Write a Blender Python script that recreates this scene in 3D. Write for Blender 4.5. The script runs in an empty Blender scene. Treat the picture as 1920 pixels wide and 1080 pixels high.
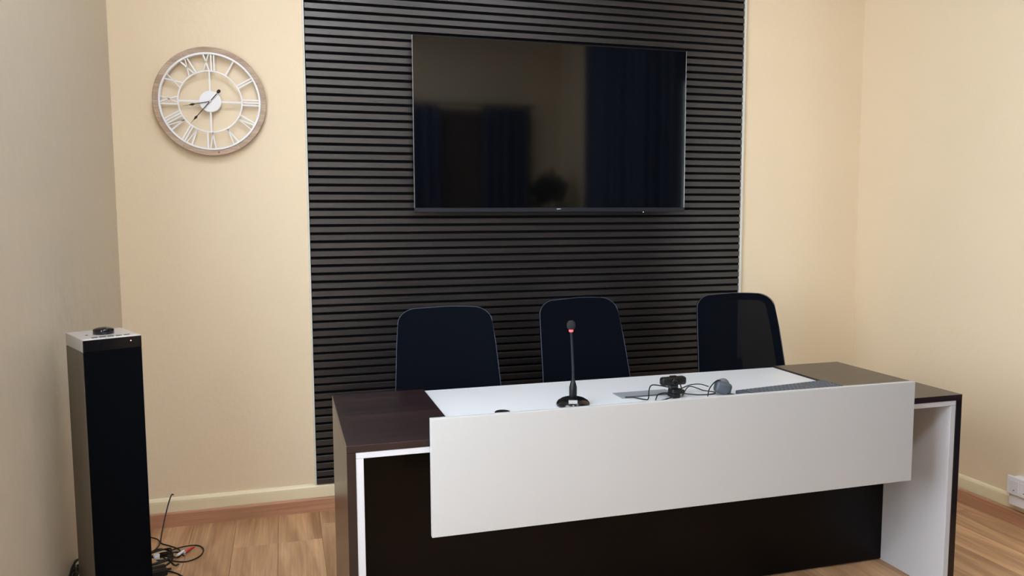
import bpy, bmesh, math, random
from mathutils import Vector, Matrix

random.seed(7)
C = bpy.context.scene.collection
S = bpy.context.scene

# ------------------------------------------------------------------ camera
CX, CY, CZ = -0.4607, -3.7549, 1.3979
YAW, PITCH, ROLL, FPX = -0.2844, -0.0916, -0.0043, 1464.3
def cam_axes():
    cy, sy, cp, sp = math.cos(YAW), math.sin(YAW), math.cos(PITCH), math.sin(PITCH)
    f = Vector((-sy*cp, cy*cp, sp)); r = Vector((cy, sy, 0)); u = r.cross(f)
    return (math.cos(ROLL)*r + math.sin(ROLL)*u, -math.sin(ROLL)*r + math.cos(ROLL)*u, f)
cr, cu, cf = cam_axes()
cam = bpy.data.cameras.new('camera'); camo = bpy.data.objects.new('camera', cam); C.objects.link(camo)
cam.sensor_width = 36; cam.lens = FPX/1920*36; cam.clip_start = 0.05
m = Matrix.Identity(4)
for i in range(3):
    m[i][0], m[i][1], m[i][2] = cr[i], cu[i], -cf[i]
m[0][3], m[1][3], m[2][3] = CX, CY, CZ
camo.matrix_world = m
S.camera = camo

# ------------------------------------------------------------------ world and exposure
W = bpy.data.worlds.new('world'); S.world = W; W.use_nodes = True
bg = W.node_tree.nodes['Background']; bg.inputs[0].default_value = (0.82, 0.91, 1.0, 1); bg.inputs[1].default_value = 9.5
S.view_settings.view_transform = 'Standard'; S.view_settings.look = 'None'
S.view_settings.gamma = 1; S.view_settings.use_curve_mapping = False
S.view_settings.exposure = 0.54
# the ceiling lamps (their light is set here): x, y, strength
ROOM_H = 3.5
LAMPS = [(-0.45, -1.75, 17.0), (1.2, -2.2, 6.0), (-0.35, -3.9, 42.0), (1.2, -3.9, 12.0)]
LAMP_COL = (0.93, 0.98, 1.07)
# daylight comes through a window in the left wall, out of the frame; the two openings guide the sky sampling
LW = (-3.30, -1.75, .70, 2.45)          # left window: y0, y1, z0, z1
RW = (-3.9, -2.15, .85, 2.55)           # right window, behind curtains
for nm_, x_, w_, rot_ in (('portal_left', -1.22, LW, -1), ('portal_right', 2.77, RW, 1)):
    pl_ = bpy.data.lights.new(nm_, 'AREA'); pl_.shape = 'RECTANGLE'; pl_.size = w_[1]-w_[0]; pl_.size_y = w_[3]-w_[2]
    pl_.cycles.is_portal = True
    po_ = bpy.data.objects.new(nm_, pl_); C.objects.link(po_)
    po_.location = (x_, (w_[0]+w_[1])/2, (w_[2]+w_[3])/2)
    dv = Vector((-rot_, 0, 0))
    po_.rotation_euler = dv.to_track_quat('-Z', 'Z').to_euler()

# ------------------------------------------------------------------ helpers
def lin(c):
    c = c/255
    return c/12.92 if c <= .04045 else ((c+.055)/1.055)**2.4
def rgb(r, g, b): return (lin(r), lin(g), lin(b), 1)

def mat(name, col, rough=.5, metal=0, spec=.5, coat=0, bump=0, bscale=60, var=0, vscale=5, emit=None, es=0):
    M = bpy.data.materials.new(name); M.use_nodes = True
    nt = M.node_tree; p = nt.nodes['Principled BSDF']
    p.inputs['Base Color'].default_value = col; p.inputs['Roughness'].default_value = rough
    p.inputs['Metallic'].default_value = metal; p.inputs['Specular IOR Level'].default_value = spec
    p.inputs['Coat Weight'].default_value = coat
    tc = nt.nodes.new('ShaderNodeTexCoord')
    if bump:
        n = nt.nodes.new('ShaderNodeTexNoise'); n.inputs['Scale'].default_value = bscale; n.inputs['Detail'].default_value = 4
        b = nt.nodes.new('ShaderNodeBump'); b.inputs['Strength'].default_value = bump; b.inputs['Distance'].default_value = .004
        nt.links.new(tc.outputs['Object'], n.inputs['Vector']); nt.links.new(n.outputs['Fac'], b.inputs['Height'])
        nt.links.new(b.outputs['Normal'], p.inputs['Normal'])
    if var:
        n = nt.nodes.new('ShaderNodeTexNoise'); n.inputs['Scale'].default_value = vscale; n.inputs['Detail'].default_value = 3
        nt.links.new(tc.outputs['Object'], n.inputs['Vector'])
        mx = nt.nodes.new('ShaderNodeMix'); mx.data_type = 'RGBA'
        mx.inputs['A'].default_value = tuple(c*(1-var) for c in col[:3])+(1,)
        mx.inputs['B'].default_value = tuple(min(1, c*(1+var)) for c in col[:3])+(1,)
        nt.links.new(n.outputs['Fac'], mx.inputs['Factor']); nt.links.new(mx.outputs['Result'], p.inputs['Base Color'])
    if emit:
        p.inputs['Emission Color'].default_value = emit; p.inputs['Emission Strength'].default_value = es
    return M

def wood(name, c1, c2, axis, rough=.45, stretch=(1.2, 14), gstretch=(3, 90), per=.25, bump=.15, coat=0, c3=None, spec=.5):
    """wood grain running along axis (0,1,2); small tone change per object"""
    M = bpy.data.materials.new(name); M.use_nodes = True
    nt = M.node_tree; N = nt.nodes; L = nt.links; p = N['Principled BSDF']
    p.inputs['Roughness'].default_value = rough; p.inputs['Coat Weight'].default_value = coat
    p.inputs['Specular IOR Level'].default_value = spec
    tc = N.new('ShaderNodeTexCoord'); oi = N.new('ShaderNodeObjectInfo')
    ofs = N.new('ShaderNodeVectorMath'); ofs.operation = 'MULTIPLY_ADD'
    cmb = N.new('ShaderNodeCombineXYZ')
    for i in range(3): L.new(oi.outputs['Random'], cmb.inputs[i])
    L.new(cmb.outputs[0], ofs.inputs[0]); ofs.inputs[1].default_value = (37, 53, 71); L.new(tc.outputs['Object'], ofs.inputs[2])
    def noise(st, det, dist=0):
        mp = N.new('ShaderNodeMapping'); sc = [st[1]]*3; sc[axis] = st[0]; mp.inputs['Scale'].default_value = sc
        n = N.new('ShaderNodeTexNoise'); n.inputs['Scale'].default_value = 1; n.inputs['Detail'].default_value = det
        n.inputs['Distortion'].default_value = dist
        L.new(ofs.outputs[0], mp.inputs[0]); L.new(mp.outputs[0], n.inputs['Vector']); return n
    a = noise(stretch, 4, .8); g = noise(gstretch, 3)
    r = N.new('ShaderNodeMapRange'); r.inputs[1].default_value = .3; r.inputs[2].default_value = .7
    L.new(a.outputs['Fac'], r.inputs[0])
    mx = N.new('ShaderNodeMix'); mx.data_type = 'RGBA'; mx.inputs['A'].default_value = c1; mx.inputs['B'].default_value = c2
    L.new(r.outputs[0], mx.inputs['Factor'])
    m2 = N.new('ShaderNodeMix'); m2.data_type = 'RGBA'; m2.blend_type = 'MULTIPLY'
    r2 = N.new('ShaderNodeMapRange'); r2.inputs[1].default_value = .35; r2.inputs[2].default_value = .65
    r2.inputs[3].default_value = .72; r2.inputs[4].default_value = 1.1
    L.new(g.outputs['Fac'], r2.inputs[0])
    m2.inputs['Factor'].default_value = .6
    L.new(mx.outputs['Result'], m2.inputs['A']); L.new(r2.outputs[0], m2.inputs['B'])
    hv = N.new('ShaderNodeHueSaturation')
    r3 = N.new('ShaderNodeMapRange'); r3.inputs[3].default_value = 1-per; r3.inputs[4].default_value = 1+per
    L.new(oi.outputs['Random'], r3.inputs[0]); L.new(r3.outputs[0], hv.inputs['Value']); L.new(m2.outputs['Result'], hv.inputs['Color'])
    L.new(hv.outputs[0], p.inputs['Base Color'])
    b = N.new('ShaderNodeBump'); b.inputs['Strength'].default_value = bump; b.inputs['Distance'].default_value = .002
    L.new(g.outputs['Fac'], b.inputs['Height']); L.new(b.outputs['Normal'], p.inputs['Normal'])
    return M

def obj(name, bm, m, parent=None, smooth=False):
    me = bpy.data.meshes.new(name); bm.to_mesh(me); bm.free()
    if smooth:
        for f in me.polygons: f.use_smooth = True
    if m is not None:
        for k in (m if isinstance(m, (list, tuple)) else [m]): me.materials.append(k)
    o = bpy.data.objects.new(name, me); C.objects.link(o)
    if parent is not None: o.parent = parent
    return o
def tag(o, label, cat, group=None):
    o['label'] = label; o['category'] = cat
    if group: o['group'] = group
    return o
def thing(name, label, cat, loc=(0, 0, 0), rz=0, group=None):
    o = bpy.data.objects.new(name, None); o.empty_display_size = .1; C.objects.link(o)
    o.location = loc; o.rotation_euler = (0, 0, rz)
    return tag(o, label, cat, group)
def struct(name, bm, m, parent=None):
    o = obj(name, bm, m, parent)
    if parent is None: o['kind'] = 'structure'
    return o
def box(bm, x0, x1, y0, y1, z0, z1, bev=0, seg=1, M=None):
    r = bmesh.ops.create_cube(bm, size=1)
    vs = r['verts']
    for v in vs:
        v.co = Vector(((x0+x1)/2+v.co.x*(x1-x0), (y0+y1)/2+v.co.y*(y1-y0), (z0+z1)/2+v.co.z*(z1-z0)))
    if bev:
        es = list({e for v in vs for e in v.link_edges})
        r2 = bmesh.ops.bevel(bm, geom=es, offset=bev, segments=seg, affect='EDGES', profile=.5)
        vs = list({v for f in r2['faces'] for v in f.verts} | {v for v in vs if v.is_valid})
    if M is not None:
        for v in vs:
            if v.is_valid: v.co = M @ v.co
    return bm
def B(*a, **k):
    bm = bmesh.new(); return box(bm, *a, **k)
def lathe(prof, n=40, M=None, bm=None):
    """prof: list of (r,z)"""
    bm = bm or bmesh.new(); rings = []
    for r, z in prof:
        if r < 1e-6: rings.append([bm.verts.new((0, 0, z))])
        else: rings.append([bm.verts.new((r*math.cos(2*math.pi*i/n), r*math.sin(2*math.pi*i/n), z)) for i in range(n)])
    for a, b in zip(rings, rings[1:]):
        if len(a) == 1 and len(b) == 1: continue
        for i in range(n):
            j = (i+1) % n
            if len(a) == 1: bm.faces.new((a[0], b[j], b[i]))
            elif len(b) == 1: bm.faces.new((a[i], a[j], b[0]))
            else: bm.faces.new((a[i], a[j], b[j], b[i]))
    if M is not None:
        for rg in rings:
            for v in rg: v.co = M @ v.co
    bmesh.ops.recalc_face_normals(bm, faces=bm.faces)
    return bm
def spline(pts, k=8, closed=False):
    P = [Vector(p) for p in pts]; out = []; n = len(P)
    rng = range(n if closed else n-1)
    for i in rng:
        p1, p2 = P[i], P[(i+1) % n]
        p0 = P[(i-1) % n] if closed or i > 0 else p1*2-p2
        p3 = P[(i+2) % n] if closed or i < n-2 else p2*2-p1
        for j in range(k):
            t = j/k
            out.append(.5*((2*p1)+(p2-p0)*t+(2*p0-5*p1+4*p2-p3)*t*t+(3*p1-p0-3*p2+p3)*t**3))
    if not closed: out.append(P[-1])
    return out
def tube(path, r, n=8, bm=None, closed=False):
    bm = bm or bmesh.new(); rings = []; N = len(path); up = None
    for i, p in enumerate(path):
        a = path[(i-1) % N] if closed or i > 0 else p
        b = path[(i+1) % N] if closed or i < N-1 else p
        t = (b-a)
        t = t.normalized() if t.length > 1e-9 else Vector((0, 0, 1))
        if up is None:
            up = t.orthogonal().normalized()
        up = (up-t*up.dot(t)).normalized(); s = t.cross(up)
        rr = r(i/(N-1)) if callable(r) else r
        rings.append([bm.verts.new(p+(up*math.cos(2*math.pi*k/n)+s*math.sin(2*math.pi*k/n))*rr) for k in range(n)])
    for i in range(N if closed else N-1):
        a, b = rings[i], rings[(i+1) % N]
        for k in range(n): bm.faces.new((a[k], a[(k+1) % n], b[(k+1) % n], b[k]))
    if not closed:
        bm.faces.new(rings[0][::-1]); bm.faces.new(rings[-1])
    bmesh.ops.recalc_face_normals(bm, faces=bm.faces)
    return bm
def prism(pts, h0, h1, M=None, bm=None):
    """polygon pts (x,y) extruded from z=h0 to h1"""
    bm = bm or bmesh.new()
    a = [bm.verts.new((x, y, h0)) for x, y in pts]; b = [bm.verts.new((x, y, h1)) for x, y in pts]
    bm.faces.new(a[::-1]); bm.faces.new(b)
    for i in range(len(pts)):
        j = (i+1) % len(pts); bm.faces.new((a[i], a[j], b[j], b[i]))
    if M is not None:
        for v in a+b: v.co = M @ v.co
    bmesh.ops.recalc_face_normals(bm, faces=bm.faces)
    return bm
def profile_sweep(prof, p0, p1, out):
    """prof (d,z) extruded horizontally from p0 to p1; d measured along unit vector out"""
    bm = bmesh.new(); p0 = Vector(p0); p1 = Vector(p1); out = Vector(out)
    A = [bm.verts.new(p0+out*d+Vector((0, 0, z))) for d, z in prof]
    Bv = [bm.verts.new(p1+out*d+Vector((0, 0, z))) for d, z in prof]
    for i in range(len(prof)):
        j = (i+1) % len(prof); bm.faces.new((A[i], A[j], Bv[j], Bv[i]))
    bm.faces.new(A[::-1]); bm.faces.new(Bv)
    bmesh.ops.recalc_face_normals(bm, faces=bm.faces)
    return bm

# ------------------------------------------------------------------ materials
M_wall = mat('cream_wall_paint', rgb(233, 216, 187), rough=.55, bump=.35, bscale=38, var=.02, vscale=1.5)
M_wall_left = mat('cream_wall_rough_shaded', rgb(206, 198, 181), rough=.5, bump=1.0, bscale=14, var=.03, vscale=2)  # rough plaster; the wall's dimmer light is put into a greyer cream
M_ceil = mat('ceiling_paint', rgb(236, 233, 225), rough=.7, bump=.1)
M_skirt = mat('cream_gloss_skirting', rgb(236, 224, 190), rough=.35)
M_wskirt = wood('wood_skirting_x', rgb(180, 132, 102), rgb(196, 148, 116), 0, rough=.4, per=.03)
M_wskirt_y = wood('wood_skirting_y', rgb(180, 132, 102), rgb(196, 148, 116), 1, rough=.4, per=.03)
M_floor = wood('oak_laminate', rgb(156, 114, 80), rgb(220, 178, 136), 1, rough=.38, per=.06, stretch=(1.3, 12), gstretch=(3, 120), bump=.06)
M_gap = mat('floor_joint', rgb(120, 84, 58), rough=.8)
M_slat = wood('dark_slat_veneer', rgb(20, 18, 20), rgb(40, 35, 35), 0, rough=.33, per=.22, stretch=(1.4, 40), gstretch=(4, 260), bump=.3, spec=.9)
M_felt = mat('black_felt', rgb(13, 13, 15), rough=.95, spec=.1)
M_trim = mat('pale_edge_trim', rgb(214, 216, 208), rough=.4)
M_dark = wood('wenge_laminate', rgb(27, 18, 20), rgb(47, 30, 32), 0, rough=.3, per=.0, stretch=(1.2, 16), gstretch=(3, 120), bump=.05)
M_darkz = wood('wenge_upright_shaded', rgb(24, 18, 17), rgb(32, 23, 22), 2, rough=.27, per=.0, stretch=(1.2, 16), gstretch=(3, 120), bump=.03)  # upright faces: shade under the overhead light put into darker browns
M_modesty = mat('dark_modesty_board', rgb(10, 8, 8), rough=.35, spec=.15)
M_white = mat('white_laminate', rgb(214, 218, 224), rough=.35, bump=.02, bscale=200)
M_lining = mat('white_lining_board', rgb(192, 193, 197), rough=.4)
M_white2 = mat('white_panel_board', rgb(180, 182, 182), rough=.4)
M_black = mat('black_plastic', rgb(11, 11, 12), rough=.45, spec=.35)
M_gloss = mat('black_gloss_plastic', rgb(12, 12, 14), rough=.12)
M_screen = mat('tv_screen_glass', rgb(5, 5, 6), rough=.06, spec=.6)
M_chin = mat('tv_chin', rgb(44, 47, 54), rough=.35, metal=.3)
M_alu = mat('brushed_aluminium', rgb(185, 187, 190), rough=.3, metal=.9)
M_silver = mat('silver_plastic', rgb(196, 194, 192), rough=.32, metal=.35)
M_grey = mat('grey_plastic', rgb(70, 76, 84), rough=.45)
M_key = mat('keyboard_keys', rgb(74, 82, 92), rough=.5)
M_plate = mat('grey_metal_plate', rgb(150, 156, 165), rough=.4, metal=.2)
M_clockwhite = mat('white_enamel', rgb(238, 240, 244), rough=.4)
M_clockwood = wood('washed_clock_wood', rgb(172, 148, 126), rgb(200, 178, 158), 0, rough=.6, per=.08, stretch=(6, 30), gstretch=(20, 200))
M_navy = mat('navy_upholstery_edge', rgb(5, 8, 15), rough=.7, spec=.1)
M_edge_glint = mat('chair_edge_highlight', rgb(66, 74, 92), rough=.45)  # paler than the navy: light caught on the rim put into colour
M_curt = mat('navy_curtain', rgb(44, 58, 94), rough=.7)
M_red = mat('red_plastic', rgb(200, 40, 45), rough=.4)
M_led = mat('red_led', rgb(255, 90, 90), emit=rgb(255, 60, 70), es=1.6)
M_ledw = mat('pink_led', rgb(255, 200, 210), emit=rgb(255, 120, 130), es=5)
M_foam = mat('foam_windscreen', rgb(30, 30, 33), rough=.95, bump=1, bscale=500)
M_socket = mat('white_socket_plastic', rgb(232, 232, 236), rough=.35)
M_cabinet = wood('speaker_side', rgb(80, 71, 58), rgb(94, 83, 68), 2, rough=.35, per=0)
M_grille = mat('speaker_front_cloth', rgb(3, 5, 9), rough=.6, spec=.04)
M_label = mat('printed_label', rgb(150, 150, 150), rough=.5, var=.65, vscale=420)
M_leaf = mat('plant_leaf', rgb(32, 58, 30), rough=.5)
M_pot = mat('plant_pot', rgb(60, 56, 54), rough=.6)
M_door = wood('brown_door_wood', rgb(70, 62, 54), rgb(86, 76, 66), 2, rough=.4, per=0)

# semi transparent mesh fabric for the chair backs
M_mesh = mat('navy_mesh_fabric', rgb(5, 9, 18), rough=.8, spec=.06)
nt = M_mesh.node_tree
tr = nt.nodes.new('ShaderNodeBsdfTransparent'); mx = nt.nodes.new('ShaderNodeMixShader'); mx.inputs[0].default_value = .982
out = nt.nodes['Material Output']
nt.links.new(tr.outputs[0], mx.inputs[1]); nt.links.new(nt.nodes['Principled BSDF'].outputs[0], mx.inputs[2]); nt.links.new(mx.outputs[0], out.inputs[0])
# window glass
M_glass = bpy.data.materials.new('window_glass'); M_glass.use_nodes = True
nt = M_glass.node_tree; nt.nodes.clear()
o_ = nt.nodes.new('ShaderNodeOutputMaterial'); t_ = nt.nodes.new('ShaderNodeBsdfTransparent'); g_ = nt.nodes.new('ShaderNodeBsdfGlossy')
g_.inputs['Roughness'].default_value = .02; x_ = nt.nodes.new('ShaderNodeMixShader'); x_.inputs[0].default_value = .06
nt.links.new(t_.outputs[0], x_.inputs[1]); nt.links.new(g_.outputs[0], x_.inputs[2]); nt.links.new(x_.outputs[0], o_.inputs[0])

# ------------------------------------------------------------------ room shell
XL, XR, YB = -1.1516, 2.70, -5.2
H = ROOM_H
struct('wall_back', B(XL-.1, XR+.1, 0, .1, -.05, H+.1), M_wall)
bm = bmesh.new()
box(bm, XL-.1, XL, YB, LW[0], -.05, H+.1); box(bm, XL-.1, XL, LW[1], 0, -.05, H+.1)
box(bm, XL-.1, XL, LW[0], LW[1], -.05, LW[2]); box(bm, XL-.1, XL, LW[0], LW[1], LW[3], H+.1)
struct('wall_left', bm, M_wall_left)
struct('wall_rear', B(XL-.1, XR+.1, YB-.1, YB, -.05, H+.1), M_wall)
WY0, WY1, WZ0, WZ1 = RW
bm = bmesh.new()
box(bm, XR, XR+.1, YB, WY0, -.05, H+.1); box(bm, XR, XR+.1, WY1, 0, -.05, H+.1)
box(bm, XR, XR+.1, WY0, WY1, -.05, WZ0); box(bm, XR, XR+.1, WY0, WY1, WZ1, H+.1)
struct('wall_right', bm, M_wall)
struct('ceiling', B(XL-.1, XR+.1, YB-.1, .1, H, H+.1), M_ceil)

fl = struct('floor', B(XL, XR, YB, 0, -.03, -.009), M_gap)
PW, PL = .1848, 1.285
k0 = math.floor((XL+.335)/PW)-1
cache = {}
i = k0
while -.335+i*PW < XR:
    x0 = max(-.335+i*PW, XL); x1 = min(-.335+(i+1)*PW, XR)
    if x1 > x0+.005:
        off = -.352 if i == -1 else -((i*0.437+.13) % 1)*PL-.02
        y = off+PL
        while y > YB:
            ya, yb = max(y-PL, YB), min(y, 0)
            if yb-ya > .01:
                key = (round(x1-x0, 4), round(yb-ya, 4))
                if key not in cache:
                    w, l = key
                    bmp = B(-w/2+.0005, w/2-.0005, -l/2+.0006, l/2-.0006, -.009, 0, bev=.0008)
                    me = bpy.data.meshes.new('plank'); bmp.to_mesh(me); bmp.free(); me.materials.append(M_floor); cache[key] = me
                p = bpy.data.objects.new('plank', cache[key]); C.objects.link(p); p.parent = fl
                p.location = ((x0+x1)/2, (ya+yb)/2, 0)
            y -= PL
    i += 1

# skirtings: painted board with rounded top, plus low wood strip in front
skp = [(0, 0), (.016, 0), (.016, .106), (.0150, .116), (.011, .1235), (.005, .128), (0, .1290)]
wsk = [(.0185, 0), (.031, 0), (.031, .058), (.0285, .064), (.0235, .0665), (.0185, .0665)]
def skirting(side, p0, p1, out, wm):
    o = struct('baseboard_'+side, profile_sweep(skp, p0, p1, out), M_skirt)
    obj('wood_strip', profile_sweep(wsk, p0, p1, out), wm, o)
skirting('back', (XL+.0, 0, 0), (XR, 0, 0), (0, -1, 0), M_wskirt)
skirting('right', (XR, -.032, 0), (XR, YB, 0), (-1, 0, 0), M_wskirt_y)
skirting('left', (XL, -.032, 0), (XL, YB, 0), (1, 0, 0), M_wskirt_y)
skirting('rear', (XL+.032, YB, 0), (1.0, YB, 0), (0, 1, 0), M_wskirt)

# window behind the curtains on the right wall
bm = bmesh.new()
for a in ((WY0, WY0+.06, WZ0, WZ1), (WY1-.06, WY1, WZ0, WZ1), (WY0, WY1, WZ0, WZ0+.06), (WY0, WY1, WZ1-.06, WZ1), ((WY0+WY1)/2-.04, (WY0+WY1)/2+.04, WZ0, WZ1)):
    box(bm, XR+.03, XR+.08, *a, bev=.004)
wn = struct('window_1', bm, M_white2)
obj('pane', B(XR+.052, XR+.058, WY0+.05, (WY0+WY1)/2-.03, WZ0+.05, WZ1-.05), M_glass, wn)
obj('pane', B(XR+.052, XR+.058, (WY0+WY1)/2+.03, WY1-.05, WZ0+.05, WZ1-.05), M_glass, wn)
obj('window_sill', B(XR-.03, XR+.03, WY0-.03, WY1+.03, WZ0-.03, WZ0, bev=.004), M_white2, wn)

# window in the left wall, beside the camera
bm = bmesh.new()
ym = (LW[0]+LW[1])/2
for a in ((LW[0], LW[0]+.05, LW[2], LW[3]), (LW[1]-.05, LW[1], LW[2], LW[3]), (LW[0], LW[1], LW[2], LW[2]+.05), (LW[0], LW[1], LW[3]-.05, LW[3]), (ym-.03, ym+.03, LW[2], LW[3])):
    box(bm, XL-.08, XL-.03, *a, bev=.004)
wn = struct('window_2', bm, M_white2)
obj('pane', B(XL-.058, XL-.052, LW[0]+.04, ym-.02, LW[2]+.04, LW[3]-.04), M_glass, wn)
obj('pane', B(XL-.058, XL-.052, ym+.02, LW[1]-.04, LW[2]+.04, LW[3]-.04), M_glass, wn)
obj('window_sill', B(XL-.03, XL+.03, LW[0]-.03, LW[1]+.03, LW[2]-.03, LW[2], bev=.004), M_white2, wn)

# door in the rear wall between curtains
dr = struct('door_1', B(1.16, 1.90, YB+.002, YB+.045, .005, 2.50, bev=.003), M_door)
bm = bmesh.new()
box(bm, 1.08, 1.155, YB+.001, YB+.06, 0, 2.60, bev=.004); box(bm, 1.905, 1.98, YB+.001, YB+.06, 0, 2.60, bev=.004)
box(bm, 1.08, 1.98, YB+.001, YB+.06, 2.51, 2.60, bev=.004)
obj('door_frame', bm, M_door, dr)
for z0, z1 in ((.2, 1.0), (1.15, 2.35)):
    obj('panel', B(1.28, 1.78, YB+.04, YB+.056, z0, z1, bev=.006), M_door, dr)
hb = lathe([(0, 0), (.022, 0), (.022, .008), (.009, .012), (.009, .045), (0, .045)], 20, Matrix.Translation((1.24, YB+.045, 1.08)) @ Matrix.Rotation(-math.pi/2, 4, 'X'))
box(hb, 1.23, 1.36, YB+.082, YB+.096, 1.072, 1.088, bev=.004)
obj('door_handle', hb, M_alu, dr)

# ------------------------------------------------------------------ ceiling lamps
pos_word = {0: 'square ceiling light panel nearest the clock corner', 1: 'square ceiling light panel above the right half of the desk',
            2: 'square ceiling light panel at the rear beside the uncurtained window', 3: 'square ceiling light panel at the rear nearest the curtained window'}
for k, (x, y, e) in enumerate(LAMPS):
    t = thing('ceiling_light', pos_word[k], 'ceiling light', (x, y, H-.03))
    bm = bmesh.new()
    s = .30
    for a in ((-s, s, -s, -s+.02), (-s, s, s-.02, s), (-s, -s+.02, -s+.02, s-.02), (s-.02, s, -s+.02, s-.02)):
        box(bm, *a, 0, .03)
    obj('frame', bm, M_white2, t)
    ML = bpy.data.materials.new('lamp_diffuser'); ML.use_nodes = True
    p = ML.node_tree.nodes['Principled BSDF']
    p.inputs['Base Color'].default_value = (.9, .9, .9, 1); p.inputs['Emission Color'].default_value = (*LAMP_COL, 1); p.inputs['Emission Strength'].default_value = e
    obj('diffuser', B(-s+.02, s-.02, -s+.02, s-.02, .008, .014), ML, t)

# ------------------------------------------------------------------ slatted wall panel
PX0, PX1, ZB = -.341, 1.9229, .1292
sp = thing('slat_panel', 'tall dark wood panel of horizontal slats covering the wall behind the television', 'wall panel', (PX0, 0, ZB))
obj('backing_board', B(0, PX1-PX0, -.010, -.0005, 0, H-ZB-.001), M_felt, sp)
SP = .0374
sl = B(-(PX1-PX0)/2+.0015, (PX1-PX0)/2-.003, -.012, 0, 0, .0252, bev=.0012)
me = bpy.data.meshes.new('slat'); sl.to_mesh(me); sl.free(); me.materials.append(M_slat)
n = 0
while ZB+n*SP+.0262 < H:
    o = bpy.data.objects.new('slat', me); C.objects.link(o); o.parent = sp
    o.location = ((PX1-PX0)/2, -.010, .001+n*SP); n += 1
obj('edge_trim', B(-.008, -.0005, -.021, -.0005, 0, H-ZB-.001, bev=.001), M_trim, sp)
obj('edge_trim', B(PX1-PX0+.0005, PX1-PX0+.012, -.0225, -.0005, 0, H-ZB-.001, bev=.001), M_trim, sp)

# ------------------------------------------------------------------ television
TX0, TX1, TZ0, TZ1, TY = .1356, 1.5459, 1.4189, 2.2326, -.09
tv = thing('television', 'large flat black television mounted on the slatted dark panel', 'television', ((TX0+TX1)/2, 0, TZ0))
w2 = (TX1-TX0)/2; th = TZ1-TZ0
obj('rear_housing', B(-w2+.01, w2-.01, TY+.012, TY+.04, .02, th-.005, bev=.006), M_black, tv)
CH = .020
obj('side_bezel', B(-w2, -w2+.0025, TY, TY+.014, CH, th, bev=.0006), M_alu, tv)
obj('side_bezel', B(w2-.0025, w2, TY, TY+.014, CH, th, bev=.0006), M_alu, tv)
obj('top_bezel', B(-w2+.0026, w2-.0026, TY, TY+.014, th-.0025, th), M_black, tv)
obj('screen', B(-w2+.0026, w2-.0026, TY+.001, TY+.012, CH+.0005, th-.003), M_screen, tv)
ch = obj('lower_bezel', B(-w2, w2, TY-.002, TY+.014, 0, CH, bev=.0015), M_chin, tv)
lg = prism([(-.011, .0045), (.011, .0045), (.0105, .0022), (.0015, .0016), (-.009, .001)], 0, .0006, Matrix.Translation((.012, TY-.0020, CH*.55)) @ Matrix.Rotation(math.pi/2, 4, 'X'))
obj('logo_mark', lg, M_clockwhite, ch)
ir = obj('sensor_bump', B(w2-.275, w2-.225, TY-.001, TY+.012, -.006, .001, bev=.002), M_black, tv)
obj('standby_light', B(w2-.236, w2-.2325, TY-.0018, TY, -.0045, -.001), mat('standby_led', rgb(230, 230, 230), emit=(1, 1, 1, 1), es=1.2), ir)
obj('wall_bracket', B(-.25, .25, TY+.04, -.0225, .2, .6, bev=.004), M_black, tv)

# ------------------------------------------------------------------ clock
ck = thing('wall_clock', 'round wood-rimmed white skeleton wall clock with roman numerals on cream wall', 'clock', (-.750, 0, 1.9056))
# local frame: x right, z up, y out of the wall (negative); build in xy then turn upright
def up(yo): return Matrix.Translation((0, yo, 0)) @ Matrix.Rotation(math.pi/2, 4, 'X')   # local z -> -y
def ringseg(r0, r1, a0, a1, h0, h1, n, Mx, bev=0):
    bm = bmesh.new(); closed = abs(a1-a0-2*math.pi) < 1e-6
    prof = [(r0, h0), (r1, h0), (r1, h1-bev), (r1-bev, h1), (r0+bev, h1), (r0, h1-bev)] if bev else [(r0, h0), (r1, h0), (r1, h1), (r0, h1)]
    rings = []
    for i in range(n if closed else n+1):
        a = a0+(a1-a0)*i/n
        rings.append([bm.verts.new(Mx @ Vector((r*math.cos(a), r*math.sin(a), h))) for r, h in prof])
    for i in range(n):
        A, Bq = rings[i], rings[(i+1) % len(rings)]
        for k in range(len(prof)):
            bm.faces.new((A[k], A[(k+1) % len(prof)], Bq[(k+1) % len(prof)], Bq[k]))
    if not closed: bm.faces.new(rings[0][::-1]); bm.faces.new(rings[-1])
    bmesh.ops.recalc_face_normals(bm, faces=bm.faces)
    return bm
R90 = Matrix.Rotation(math.pi/2, 4, 'X')
cuts = [-1, 60, 120, 180, 239, 300]
cuts = [math.radians(a) for a in cuts]+[math.radians(359)]
for a0, a1 in zip(cuts, cuts[1:]):
    o = obj('wood_segment', ringseg(.2112, .235, a0+.0015, a1-.0015, .014, .034, 20, R90, bev=.002), M_clockwood, ck)
obj('screw', lathe([(0, .0345), (.0045, .0345), (.0045, .0355), (0, .036)], 16, Matrix.Translation((.028, 0, -.220)) @ R90), mat('brass_screw', rgb(150, 110, 80), rough=.4, metal=.5), ck)
obj('metal_ring', ringseg(.2032, .2111, 0, 2*math.pi, .012, .037, 96, R90), M_clockwhite, ck)
obj('inner_ring', ringseg(.1290, .1350, 0, 2*math.pi, .026, .032, 80, R90), M_clockwhite, ck)
obj('hub_disc', lathe([(0, .018), (.045, .018), (.046, .020), (.046, .033), (.045, .034), (0, .034)], 40, R90), M_clockwhite, ck)
obj('movement_box', B(-.028, .028, -.018, -.0005, -.028, .028, bev=.003), M_black, ck)
for k in range(4):
    obj('spoke', B(.045, .1295, -.0035, .0035, .026, .031, M=R90 @ Matrix.Rotation(k*math.pi/2, 4, 'Z')), M_clockwhite, ck)
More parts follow.
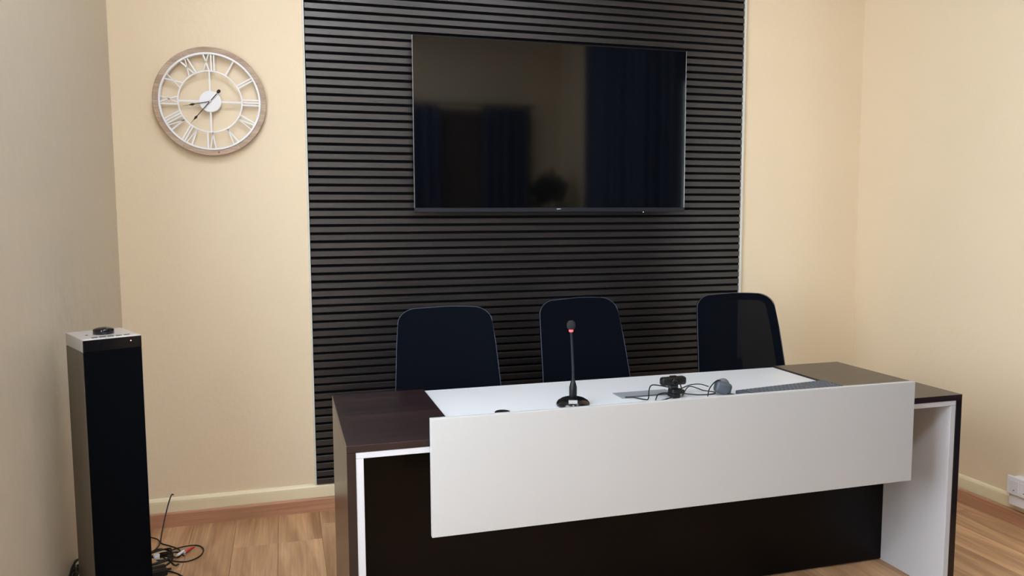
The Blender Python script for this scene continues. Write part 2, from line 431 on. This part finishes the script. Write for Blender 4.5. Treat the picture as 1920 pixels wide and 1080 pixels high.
def bar(bm, x0, y0, x1, y1, w, M):
    d = Vector((x1-x0, y1-y0)); n_ = Vector((-d.y, d.x)).normalized()*w/2
    prism([(x0-n_.x, y0-n_.y), (x1-n_.x, y1-n_.y), (x1+n_.x, y1+n_.y), (x0+n_.x, y0+n_.y)], .026, .032, M, bm)
rom = ['XII', 'I', 'II', 'III', 'IV', 'V', 'VI', 'VII', 'VIII', 'IX', 'X', 'XI']
wid = {'I': .0115, 'V': .030, 'X': .030}
r_in, r_out = .1345, .2036
for hnum, s in enumerate(rom):
    Mx = R90 @ Matrix.Rotation(-hnum*math.pi/6, 4, 'Z')
    tot = sum(wid[c] for c in s); x = -tot/2; bm = bmesh.new()
    for c in s:
        w = wid[c]; xc = x+w/2
        if c == 'I': bar(bm, xc, r_in, xc, r_out, .0060, Mx)
        elif c == 'V':
            bar(bm, xc-.0115, r_out, xc+.001, r_in, .0062, Mx); bar(bm, xc+.0115, r_out, xc-.001, r_in, .0045, Mx)
        else:
            bar(bm, xc-.0115, r_out, xc+.0115, r_in, .0062, Mx); bar(bm, xc+.0115, r_out, xc-.0115, r_in, .0045, Mx)
        x += w
    obj('numeral', bm, M_clockwhite, ck)
def hand(name, tip, tail, spade_at, h, wsp, tail_dot=False):
    L = math.hypot(*tip); a = math.atan2(tip[1], tip[0])
    Mx = R90 @ Matrix.Rotation(a, 4, 'Z'); bm = bmesh.new()
    prism([(-tail, -.0016), (spade_at-.012, -.0016), (spade_at, -wsp), (spade_at+.014, -.0010), (L, -.0004), (L, .0004), (spade_at+.014, .0010), (spade_at, wsp), (spade_at-.012, .0016), (-tail, .0016)], h, h+.0012, Mx, bm)
    if tail_dot:
        prism([(-tail-.013+.0085*math.cos(t)*(1.3 if math.cos(t) > 0 else 1), .0075*math.sin(t)) for t in [2*math.pi*q/16 for q in range(16)]], h, h+.0012, Mx, bm)
    obj(name, bm, M_black, ck)
hand('hour_hand', (-.112, -.024), .0, .075, .038, .0055)
hand('minute_hand', (-.084, -.099), .045, .094, .0405, .0055, True)
obj('hand_pin', lathe([(0, .034), (.005, .034), (.005, .043), (0, .044)], 16, R90), M_alu, ck)

# ------------------------------------------------------------------ desk
DX0, DX1, DYF, DYB = -.3061, 1.8802, -1.5468, -.8789
dk = thing('desk', 'long dark and white reception desk with a raised white front panel', 'desk', (0, 0, 0))
DT, DS = .021, .025     # dark board thickness: top, side
WX0, WX1 = .030, 1.553
DZ = .75
obj('desktop_board', B(DX0, WX0, DYF, DYB, DZ-DT, DZ, bev=.0008), M_dark, dk)['label'] = 'dark wood desktop board at the left end'
obj('desktop_board', B(WX1, DX1, DYF, DYB, DZ-DT, DZ, bev=.0008), M_dark, dk)['label'] = 'dark wood desktop board at the right end'
obj('desktop_insert', B(WX0+.003, WX1-.003, DYF+.001, DYB-.001, DZ-.006-.013, DZ-.006, bev=.0008), M_white, dk)['label'] = 'white desktop insert'
for nm, a, b, c, d_ in (('side_panel', DX0, DX0+DS, DX0+DS+.0005, DX0+DS+.0225), ('side_panel', DX1-DS, DX1, DX1-DS-.0225, DX1-DS-.0005)):
    s_ = obj('side_panel', B(a, b, DYF, DYB, 0, DZ-DT-.0003, bev=.0008), M_darkz, dk)
    obj('inner_lining', B(c, d_, DYF+.002, DYB-.004, .002, DZ-DT-.019, bev=.0008), M_lining, s_)['label'] = 'white inner lining board'
obj('top_lining', B(DX0+DS+.0005, DX1-DS-.0005, DYF+.002, DYB-.004, DZ-DT-.0185, DZ-DT-.0005, bev=.0008), M_lining, dk)['label'] = 'white board under the dark top'
obj('modesty_panel', B(DX0+DS+.0235, DX1-DS-.0235, -1.2355, -1.2175, .008, DZ-DT-.0195), M_modesty, dk)
K = (3.7549-1.58)/(3.7549-1.9524)
FX0 = CX+(-.1369-CX)*K; FX1 = CX+(1.2772-CX)*K; FZ0 = CZ+(.6255-CZ)*K; FZ1 = CZ+(.9179-CZ)*K
obj('front_panel', B(FX0, FX1, -1.580, -1.562, FZ0, FZ1, bev=.0008), M_white2, dk)['label'] = 'raised white front panel'
for x in (.25, 1.3):
    obj('standoff', lathe([(0, 0), (.011, 0), (.011, .0148), (0, .0148)], 20, Matrix.Translation((x, -1.547, DZ-DT/2)) @ R90), M_alu, dk)
# cable plate and grommet set in the white top
ZT = DZ-.006
g1 = obj('cable_grommet', lathe([(0, .004), (.019, .004), (.021, .004), (.024, .0045), (.026, .003), (.026, 0), (0, 0)], 32, Matrix.Translation((.226, -1.286, ZT))), M_black, dk)
pl = obj('cable_flap', B(.690, .905, -1.222, -1.136, ZT, ZT+.003, bev=.001), M_plate, dk)
obj('flap_slot', B(.72, .875, -1.221, -1.214, ZT+.003, ZT+.0042), M_black, pl)

# ------------------------------------------------------------------ chairs
ZTOP = [1.03]
def back_outline(s=0.0, n=10):
    """half widths: narrow top w, wider bottom; s shrinks it"""
    zt, zb = ZTOP[0]-s, .50+s*.6
    wt, wb = .205-s, .238-s
    rt, rb = .074-s*.6, .06
    pts = []
    for a in range(n+1):       # top right corner
        t = math.pi/2*(1-a/n); pts.append((wt-rt+rt*math.cos(t), zt-rt*.8+rt*.8*math.sin(t)))
    for z in (.85, .75, .65): pts.append((wt+(wb-wt)*(zt-z)/(zt-zb), z))
    for a in range(n+1):
        t = -math.pi/2*(a/n); pts.append((wb-rb+rb*math.cos(t), zb+rb+rb*math.sin(t)))
    # gentle arch along the top
    top = [(x_, zt) for x_ in (0.0001, .03, .06, .09)]
    bot = [(x_, zb) for x_ in (.12, .06, 0.0001)]
    R_ = top+pts+bot; Lf = [(-x, z) for x, z in reversed(pts)]
    return R_+Lf
def dish(x, z, off=0):
    """back surface: leaning backwards to the top, slightly concave"""
    zz = z-.50
    return .02+.16*zz+.10*zz*zz+off-.35*x*x + .0
def arch(x, z): return z-.30*x*x*max(0, (z-.9)/.13) if z > .9 else z
def make_chair(label, loc, rz, ztop=1.03):
    ZTOP[0] = ztop
    t = thing('office_chair', label, 'chair', loc, rz, None)
    # mesh sheet
    bm = bmesh.new(); ol = back_outline(.004)
    nx = 22; nzs = 26
    def halfw(z, s):
        zt, zb = ZTOP[0]-s, .50+s*.6
        z = min(max(z, zb), zt)
        wt, wb = .205-s, .238-s; w = wt+(wb-wt)*(zt-z)/(zt-zb); rt = .074-s*.6; ry = rt*.8
        if z > zt-ry: w = wt-rt+rt*math.sqrt(max(0, 1-((z-(zt-ry))/ry)**2))
        if z < zb+.06: w = wb-.06+.06*math.sqrt(max(0, 1-((zb+.06-z)/.06)**2))
        return w
    def sheet(s, off):
        bm = bmesh.new(); g = []
        zt, zb = ZTOP[0]-s, .50+s*.6
        for i in range(nzs+1):
            q = .5-.5*math.cos(math.pi*i/nzs); z = zb+(zt-zb)*q; w = max(halfw(z, s), .002)
            g.append([bm.verts.new((w*(2*j/nx-1), dish(w*(2*j/nx-1), z, off), arch(w*(2*j/nx-1), z))) for j in range(nx+1)])
        for i in range(nzs):
            for j in range(nx): bm.faces.new((g[i][j], g[i][j+1], g[i+1][j+1], g[i+1][j]))
        return bm
    obj('mesh_back', sheet(.003, 0), M_mesh, t, True)
    # frame band behind the mesh
    bm = bmesh.new(); n = 14
    O = back_outline(.002); I = back_outline(.033)
    rows = []
    for (xo, zo), (xi, zi) in zip(O, I):
        rows.append([bm.verts.new((x, dish(x, z, y), arch(x, z))) for x, z, y in ((xo, zo, .003), (xo, zo, .016), (xi, zi, .018), (xi, zi, .003))])
    for i in range(len(rows)):
        a, b = rows[i], rows[(i+1) % len(rows)]
        for k in range(4): bm.faces.new((a[k], a[(k+1) % 4], b[(k+1) % 4], b[k]))
    bmesh.ops.recalc_face_normals(bm, faces=bm.faces)
    obj('back_frame', bm, M_navy, t, True)
    path = [Vector((x, dish(x, z, .002), arch(x, z))) for x, z in back_outline(0)]
    obj('edge_highlight', tube(path, .0015, 6, closed=True), M_edge_glint, t, True)  # thin pale tube drawn as the highlight along the back's edge
    # seat, mechanism, base
    st = B(-.215, .215, -.46, .01, .445, .50, bev=.024, seg=3)
    obj('seat', st, M_navy, t, True)
    bm = bmesh.new(); tube(spline([(0, -.15, .43), (0, .02, .42), (0, .075, .47), (0, .065, .60), (0, .085, .72)], 6), .022, 10, bm)
    obj('back_support', bm, M_black, t, True)
    obj('tilt_mechanism', B(-.10, .10, -.32, -.08, .40, .446, bev=.01), M_black, t)
    obj('gas_column', lathe([(0, .09), (.032, .09), (.032, .25), (.020, .25), (.020, .405), (0, .405)], 20, Matrix.Translation((0, -.2, 0))), M_black, t)
    for k in range(5):
        a = 2*math.pi*k/5+.3; dx, dy = math.cos(a), math.sin(a)
        leg = tube([Vector((0, -.2, .115)), Vector((dx*.15, -.2+dy*.15, .10)), Vector((dx*.285, -.2+dy*.285, .075))], lambda q: .026-.010*q, 8)
        lo = obj('base_leg', leg, M_black, t, True)
        cst = bmesh.new(); lathe([(0, -.022), (.022, -.022), (.026, -.018), (.026, .018), (.022, .022), (0, .022)], 20, Matrix.Translation((dx*.285, -.2+dy*.285, .0262)) @ Matrix.Rotation(a+.8, 4, 'Z') @ R90, cst)
        tube([Vector((dx*.285, -.2+dy*.285, .045)), Vector((dx*.285, -.2+dy*.285, .075))], .008, 8, cst)
        obj('caster', cst, M_black, lo)
    return t
make_chair('navy mesh-back office chair nearest the clock, at the left of the desk', (.198, -.575, 0), -.02, 1.010)
make_chair('navy mesh-back office chair directly behind the gooseneck microphone', (.830, -.595, 0), .19)
make_chair('navy mesh-back office chair at right, its back overlapping the cream wall', (1.605, -.60, 0), -.04, 1.026)

# ------------------------------------------------------------------ microphone
mc = thing('gooseneck_microphone', 'black gooseneck desk microphone on round base with glowing red ring', 'microphone', (.4865, -1.262, ZT))
obj('base', lathe([(0, 0), (.056, 0), (.0585, .004), (.058, .010), (.052, .018), (.038, .026), (.018, .031), (0, .032)], 48), M_gloss, mc, True)
obj('base_label', B(-.015, .015, -.006, 0, -.0065, .0065, M=Matrix.Rotation(-.36, 4, 'Z') @ Matrix.Translation((0, -.0465, .0205)) @ Matrix.Rotation(-.75, 4, 'X')), M_label, mc)
obj('collar', lathe([(0, .030), (.0125, .030), (.0135, .034), (.0135, .064), (.010, .078), (.006, .092), (0, .093)], 24), M_black, mc, True)
obj('gooseneck', tube(spline([(0, 0, .085), (-.001, 0, .13), (-.004, -.0, .20), (-.0095, -.004, .262)], 8), .0042, 10), mat('gooseneck_metal', rgb(52, 54, 66), rough=.3, metal=.6), mc, True)
obj('light_ring', lathe([(0, .2585), (.0065, .2585), (.0075, .261), (.0075, .266), (.0065, .267), (0, .267)], 24, Matrix.Translation((-.0095, -.0045, 0))), M_led, mc, True)
obj('windscreen', lathe([(0, .2665), (.009, .267), (.0130, .271), (.0148, .279), (.0145, .287), (.011, .294), (.006, .2975), (0, .2985)], 28, Matrix.Translation((-.0095, -.0045, 0))), M_foam, mc, True)

# ------------------------------------------------------------------ webcam
wc = thing('webcam', 'black bar webcam on a folded clip stand in the middle of the desk', 'webcam', (.868, -1.262, ZT), .04)
obj('body', B(-.049, .049, -.018, .012, .048, .078, bev=.009, seg=3), M_black, wc, True)
obj('lens', lathe([(0, .018), (.011, .018), (.0115, .021), (.009, .0215), (.006, .0205), (0, .0205)], 24, Matrix.Translation((0, 0, .063)) @ R90), M_gloss, wc, True)
obj('top_button', B(-.012, .012, -.010, .004, .077, .082, bev=.002), M_black, wc)
obj('clip_hinge', B(-.014, .018, -.012, .014, .034, .050, bev=.003), M_gloss, wc)
obj('clip_upper', B(-.012, .040, -.018, .02, .018, .034, bev=.004, M=Matrix.Rotation(.12, 4, 'Y')), M_black, wc)
obj('clip_foot', B(-.005, .026, -.016, .03, .000, .020, bev=.004), M_black, wc)

def cable(name, label, pts, r, m=M_black, cat='cable', k=8):
    return tag(obj(name, tube(spline(pts, k), r, 7), m, None, True), label, cat)
z = ZT
cable('webcam_cable', 'thin black webcam cable looping across the white desktop beside the webcam',
      [(.905, -1.24, z+.062), (.908, -1.262, z+.02), (.92, -1.245, z+.004), (.97, -1.20, z+.022), (1.03, -1.20, z+.003), (1.055, -1.235, z+.003),
       (1.03, -1.262, z+.003), (.96, -1.266, z+.006), (.91, -1.225, z+.012), (.96, -1.215, z+.030), (1.0, -1.225, z+.034), (1.028, -1.240, z+.026)], .0020)
cable('usb_cable', 'thin black cable arching left of the webcam over the grey plate',
      [(.875, -1.225, z+.03), (.83, -1.235, z+.042), (.79, -1.255, z+.050), (.772, -1.27, z+.038), (.768, -1.272, z+.006), (.755, -1.262, z+.003), (.725, -1.235, z+.006), (.70, -1.225, z+.006)], .0022)
cable('black_cable', 'short black cable coiled at the foot of the webcam',
      [(.79, -1.285, z+.003), (.81, -1.265, z+.016), (.845, -1.255, z+.018), (.87, -1.272, z+.010), (.84, -1.288, z+.006), (.80, -1.30, z+.003)], .0022)
# grey adapter
ad = thing('power_adapter', 'rounded grey plug adapter standing on the white desktop beside the keyboard', 'adapter', (1.062, -1.268, z), -.25)
obj('body', B(-.030, .030, -.020, .022, .004, .048, bev=.012, seg=3, M=Matrix.Rotation(.25, 4, 'Y')), M_grey, ad, True)
obj('face_disc', lathe([(0, 0), (.024, 0), (.026, .004), (.026, .010), (.023, .013), (0, .013)], 28, Matrix.Translation((.010, .018, .030)) @ Matrix.Rotation(math.radians(75), 4, 'X') @ Matrix.Rotation(.3, 4, 'Y')), mat('light_grey_plastic', rgb(104, 108, 112), rough=.5), ad, True)
obj('prong', tube([Vector((.018, -.018, .008)), Vector((.046, -.024, .004))], .003, 8), M_black, ad)
cable('adapter_cable', 'thin black cable arching over from the grey adapter to the desk edge',
      [(1.075, -1.255, z+.030), (1.06, -1.262, z+.052), (1.035, -1.272, z+.050), (1.005, -1.285, z+.030), (.985, -1.305, z+.003)], .0022)

# ------------------------------------------------------------------ keyboard
kb = thing('keyboard', 'flat grey computer keyboard lying behind the raised white panel', 'keyboard', (1.098, -1.292, DZ+.0005), math.radians(7.6))
KL, KD = .432, .125
pts = []
for cx_, cy_, a0 in ((KL-.012, -.012, 0), (.020, -.020, 90), (.020, -KD+.020, 180), (KL-.012, -KD+.012, 270)):
    r_ = .012 if cx_ > .2 else .020
    for q in range(6):
        a = math.radians(a0+q*18); pts.append((cx_+r_*math.cos(a), cy_+r_*math.sin(a)))
obj('keyboard_body', prism(pts, 0, .011), mat('keyboard_case', rgb(58, 68, 82), rough=.4), kb)
bm = bmesh.new()
kx0 = .030
for row in range(6):
    y0 = -.010-row*.0178; x = kx0+(row % 2)*.004; q = 0
    while x < KL-.024:
        w = .0155
        if row == 5 and 4 <= q <= 4: w = .085
        if row in (2, 3) and q in (0, 12): w = .026
        w = min(w, KL-.010-x)
        box(bm, x, x+w, y0-.0155, y0, .011, .0145, bev=.0012)
        x += w+.0032; q += 1
ks = obj('keys', bm, M_key, kb); ks['kind'] = 'stuff'

# ------------------------------------------------------------------ tower speaker
SPH = 1.05
ts = thing('tower_speaker', 'tall black tower speaker with silver top standing in the left corner', 'speaker', (-1.019, -1.290, 0), math.radians(25.5))
SW, SD = .158, .205
obj('cabinet', B(0, SW, .008, SD, .0, SPH-.038, bev=.002), M_cabinet, ts)
obj('front_grille', B(.0005, SW-.0005, 0, .0078, .0, SPH-.036, bev=.001), M_grille, ts)
cap = obj('top_cap', B(0, SW, .0082, SD, SPH-.0378, SPH, bev=.0015), M_silver, ts)
obj('display_strip', B(.0003, SW-.0003, -.0003, .0080, SPH-.0358, SPH-.0025, bev=.0006), M_gloss, ts)
obj('front_lip', B(0, SW, -.0003, .0082, SPH-.0024, SPH, bev=.0004), M_silver, ts)
Mk = Matrix.Translation((SW*.5+.002, SD*.50, SPH))
kn = obj('volume_knob', lathe([(0, 0), (.029, 0), (.029, .0125), (.0275, .015), (.018, .0185), (0, .0205)], 36, Mk), M_gloss, ts, True)
for q in range(5):
    obj('button', B(.030+q*.022, .046+q*.022, .028, .034, SPH, SPH+.0012), M_black, ts)
obj('indicator_mark', B(.030, .036, .095, .100, SPH, SPH+.001), M_black, ts)
obj('power_light', lathe([(0, 0), (.0014, 0), (.0012, .0008), (0, .001)], 12, Matrix.Translation((SW-.030, -.0003, SPH-.014)) @ R90), M_ledw, ts)
obj('rear_socket', B(.05, .11, SD, SD+.006, .30, .36, bev=.001), M_black, ts)

# cables round the speaker
def loops(cx_, cy_, z_, n_, rx, ry, seed, tilt=0, turn=0):
    rnd = random.Random(seed); pts = []
    for i in range(n_*8):
        a = i*math.pi/4; q = 1+rnd.uniform(-.28, .28)
        x, y = rx*q*math.cos(a), ry*q*math.sin(a)
        x, y = x*math.cos(turn)-y*math.sin(turn), x*math.sin(turn)+y*math.cos(turn)
        pts.append((cx_+x, cy_+y, z_+rnd.uniform(0, .018)+i*.0006))
    return pts
sprig = [(-.965, -.075, .165), (-.972, -.085, .168), (-.985, -.11, .13), (-.998, -.155, .07), (-1.006, -.205, .012), (-.998, -.222, .004), (-.965, -.255, .004), (-.925, -.300, .004),
         (-.91, -.35, .004), (-.915, -.385, .004), (-.95, -.37, .006), (-.99, -.35, .006)]
cable('audio_cable', 'thin black cable springing up in front of the skirting beside the speaker', sprig, .0028)
cable('red_white_audio_lead', 'black audio lead in a wide loop on the wood floor',
      [(-1.0, -.345, .004), (-.95, -.315, .008), (-.90, -.295, .010), (-.85, -.290, .006), (-.822, -.335, .004), (-.832, -.405, .004), (-.88, -.440, .004), (-.94, -.415, .006),
       (-.975, -.370, .008), (-.93, -.345, .010), (-.905, -.375, .010), (-.95, -.405, .008), (-.995, -.395, .006), (-.98, -.345, .010), (-.925, -.355, .012), (-.89, -.395, .010)], .0028)
pg = thing('audio_plug', 'red sleeved audio plug lying on the looped black lead', 'plug', (-.888, -.372, .016), math.radians(58))
obj('sleeve', tube([Vector((0, 0, 0)), Vector((.014, 0, 0)), Vector((.040, 0, 0)), Vector((.05, 0, 0))], lambda q: .0065-.002*q, 12), M_red, pg, True)
obj('plug_tip', tube([Vector((-.012, 0, 0)), Vector((0, 0, 0))], .0042, 10), M_silver, pg, True)
pg = thing('audio_plug', 'white sleeved audio plug lying left of the red plug', 'plug', (-.915, -.395, .017), math.radians(62))
obj('sleeve', tube([Vector((0, 0, 0)), Vector((.014, 0, 0)), Vector((.034, 0, 0)), Vector((.042, 0, 0))], lambda q: .0065-.002*q, 12), M_clockwhite, pg, True)
obj('plug_tip', tube([Vector((-.012, 0, 0)), Vector((0, 0, 0))], .0042, 10), M_silver, pg, True)
cable('power_cable', 'tangled black power cable heaped on the floor right of the speaker', loops(-.985, -.50, .034, 5, .062, .052, 3)+[(-.915, -.50, .02), (-.905, -.46, .005)], .0036)
cable('signal_cable', 'thin black cable running forward from the tangle towards the camera',
      [(-.96, -.52, .012), (-.92, -.53, .006), (-.88, -.575, .005), (-.84, -.64, .005), (-.82, -.75, .005)], .0030)
cable('curled_cable', 'thin black cable curving out beside the speaker above the heap',
      [(-1.055, -.15, .01), (-1.02, -.19, .012), (-1.005, -.24, .012), (-1.02, -.30, .008), (-1.06, -.34, .005)], .0028)
wp = thing('white_plug', 'small white plug end at the speaker side of the cable heap', 'plug', (-.987, -.445, .03))
obj('plug_body', B(-.012, .012, -.010, .010, 0, .022, bev=.005, seg=2), M_clockwhite, wp, True)
obj('plug_collar', B(-.006, .006, -.018, -.009, .005, .017, bev=.002), M_socket, wp)
pb = thing('power_brick', 'black power brick lying under the cable heap', 'adapter', (-.985, -.53, 0), .3)
obj('brick_body', B(-.045, .045, -.03, .03, 0, .028, bev=.005, seg=2), M_black, pb)
obj('cable_sleeve', tube([Vector((.044, 0, .014)), Vector((.062, 0, .012))], .005, 8), M_black, pb)
# bundle tied behind the speaker against the left wall
rnd = random.Random(5); pts = []
for i in range(52):
    a = i*math.pi/4
    pts.append((-1.127+.012*math.sin(i*1.7), -1.035+.080*math.cos(a)*(1+rnd.uniform(-.35, .3)), .243+.034*math.sin(a)*(1+rnd.uniform(-.4, .4))+.012*math.sin(i*.5)))
pts += [(-1.11, -1.03, .20), (-1.115, -1.02, .12), (-1.11, -.99, .03), (-1.10, -.95, .006)]
tag(obj('cable_bundle', tube(spline(pts, 5), .0035, 6), M_black, None, True), 'black power cord tied in a bundle left of the speaker foot', 'cable')
for q in (0, 2):
    tag(obj('cable_tie', ringseg(.006, .009, 0, 2*math.pi, -.012, .012, 12, Matrix.Translation((-1.118, -.985-q*.024, .236-.004*q)) @ Matrix.Rotation(.7, 4, 'X') @ Matrix.Rotation(math.pi/2, 4, 'Y')), M_alu),
        'shiny wire tie on the cord bundle, nearer the back corner' if q == 0 else 'shiny wire tie on the cord bundle, nearer the camera', 'cable tie', 'wire ties on the bundled cord')

# ------------------------------------------------------------------ wall socket on the right
so = thing('wall_socket', 'white surface-mounted double wall socket box on the right skirting', 'socket', (XR, -1.19, .10))
obj('back_box', B(-.062, -.033, -.085, .085, 0, .125, bev=.003), M_socket, so)
fp = obj('cover_plate', B(-.074, -.0622, -.088, .088, .052, .135, bev=.004, seg=2), M_socket, so)
for yy in (-.05, -.0, .05):
    f_ = obj('socket_module', B(-.0765, -.0742, yy-.022, yy+.022, .066, .118, bev=.002), M_socket, so)
    obj('indicator', B(-.0772, -.0766, yy-.003, yy+.003, .072, .076), M_grey, f_)
obj('mounting_plate', B(-.0328, -.0005, -.085, .085, .032, .125), M_socket, so)

# ------------------------------------------------------------------ curtains seen in the television's reflection
def curtain(name_label, a, b, fixed, axis, z0, z1, seed, group=None, folds=5):
    rnd = random.Random(seed); nx = folds*8; nz = 10; bm = bmesh.new(); fr = []; bk = []
    ph = rnd.uniform(0, 6)
    for j in range(nz+1):
        z_ = z0+(z1-z0)*j/nz; A_ = []; Bk = []
        for i in range(nx+1):
            u_ = i/nx; s_ = a+(b-a)*u_; d_ = .065*math.sin(u_*folds*2*math.pi+ph+.25*math.sin(u_*5+z_))*(.75+.25*math.cos(u_*11))
            for lst, o_ in ((A_, 0), (Bk, .004)):
                co = (s_, fixed+d_+o_, z_) if axis == 'x' else (fixed+d_+o_, s_, z_)
                lst.append(bm.verts.new(co))
        fr.append(A_); bk.append(Bk)
    for j in range(nz):
        for i in range(nx):
            bm.faces.new((fr[j][i], fr[j][i+1], fr[j+1][i+1], fr[j+1][i])); bm.faces.new((bk[j][i+1], bk[j][i], bk[j+1][i], bk[j+1][i+1]))
        bm.faces.new((fr[j][0], fr[j+1][0], bk[j+1][0], bk[j][0])); bm.faces.new((fr[j][nx], bk[j][nx], bk[j+1][nx], fr[j+1][nx]))
    bmesh.ops.recalc_face_normals(bm, faces=bm.faces)
    return tag(obj('curtain', bm, M_curt, None, True), name_label, 'curtain', group)
curtain('navy curtain on the rear wall nearer the clock side', .50, 1.22, YB+.14, 'x', .03, 2.62, 1)
curtain('navy curtain on the rear wall nearer the plant', 1.74, 2.30, YB+.14, 'x', .03, 2.62, 2)
curtain('navy curtain on the window nearer the plant', -4.02, -2.90, XR-.13, 'y', .03, 3.33, 3, folds=7)
curtain('navy curtain on the window nearer the desk', -2.96, -1.85, XR-.24, 'y', .03, 3.33, 4, folds=7)
def rod(label, p, q, br):
    t = thing('curtain_rod', label, 'curtain rod', p)
    v = Vector(q)-Vector(p)
    obj('rod', tube([Vector((0, 0, 0)), v*.5, v], .012, 12), M_black, t, True)
    for f in (.03, .97):
        c = v*f; obj('rod_bracket', tube([c, c+Vector(br)], .008, 8), M_black, t)
rod('black curtain rod over the rear door', (.45, YB+.14, 2.64), (2.35, YB+.14, 2.64), (0, -.139, 0))
rod('black curtain rod over the window', (XR-.13, -4.1, 3.35), (XR-.13, -1.8, 3.35), (.129, 0, 0))

# ------------------------------------------------------------------ potted plant seen in the reflection
pt = thing('potted_plant', 'tall bushy potted plant in the rear corner, mirrored in the television', 'plant', (2.36, -4.62, 0))
obj('pot', lathe([(0, 0), (.14, 0), (.19, .38), (.20, .40), (.18, .40), (.17, .36), (0, .36)], 28), M_pot, pt, True)
obj('trunk', tube(spline([(0, 0, .35), (.02, .01, .8), (-.01, .02, 1.3), (0, 0, 1.6)], 6), .018, 8), M_door, pt, True)
rnd = random.Random(11); bm = bmesh.new()
for i in range(420):
    th_ = rnd.uniform(0, 2*math.pi); ph_ = math.acos(rnd.uniform(-1, 1)); rr = rnd.uniform(.05, .17)
    c = Vector((rr*math.sin(ph_)*math.cos(th_), rr*math.sin(ph_)*math.sin(th_), 1.62+1.15*rr*math.cos(ph_)))
    d_ = (c-Vector((0, 0, 1.5))).normalized()+Vector((rnd.uniform(-.4, .4), rnd.uniform(-.4, .4), rnd.uniform(-.3, .2)))
    d_.normalize(); s_ = d_.orthogonal().normalized(); L_ = rnd.uniform(.09, .16)
    a_, b_, e_, f_ = c, c+d_*L_*.5+s_*.018, c+d_*L_, c+d_*L_*.5-s_*.018
    bm.faces.new([bm.verts.new(q) for q in (a_, b_, e_, f_)])
lf = obj('foliage', bm, M_leaf, pt); lf['kind'] = 'stuff'
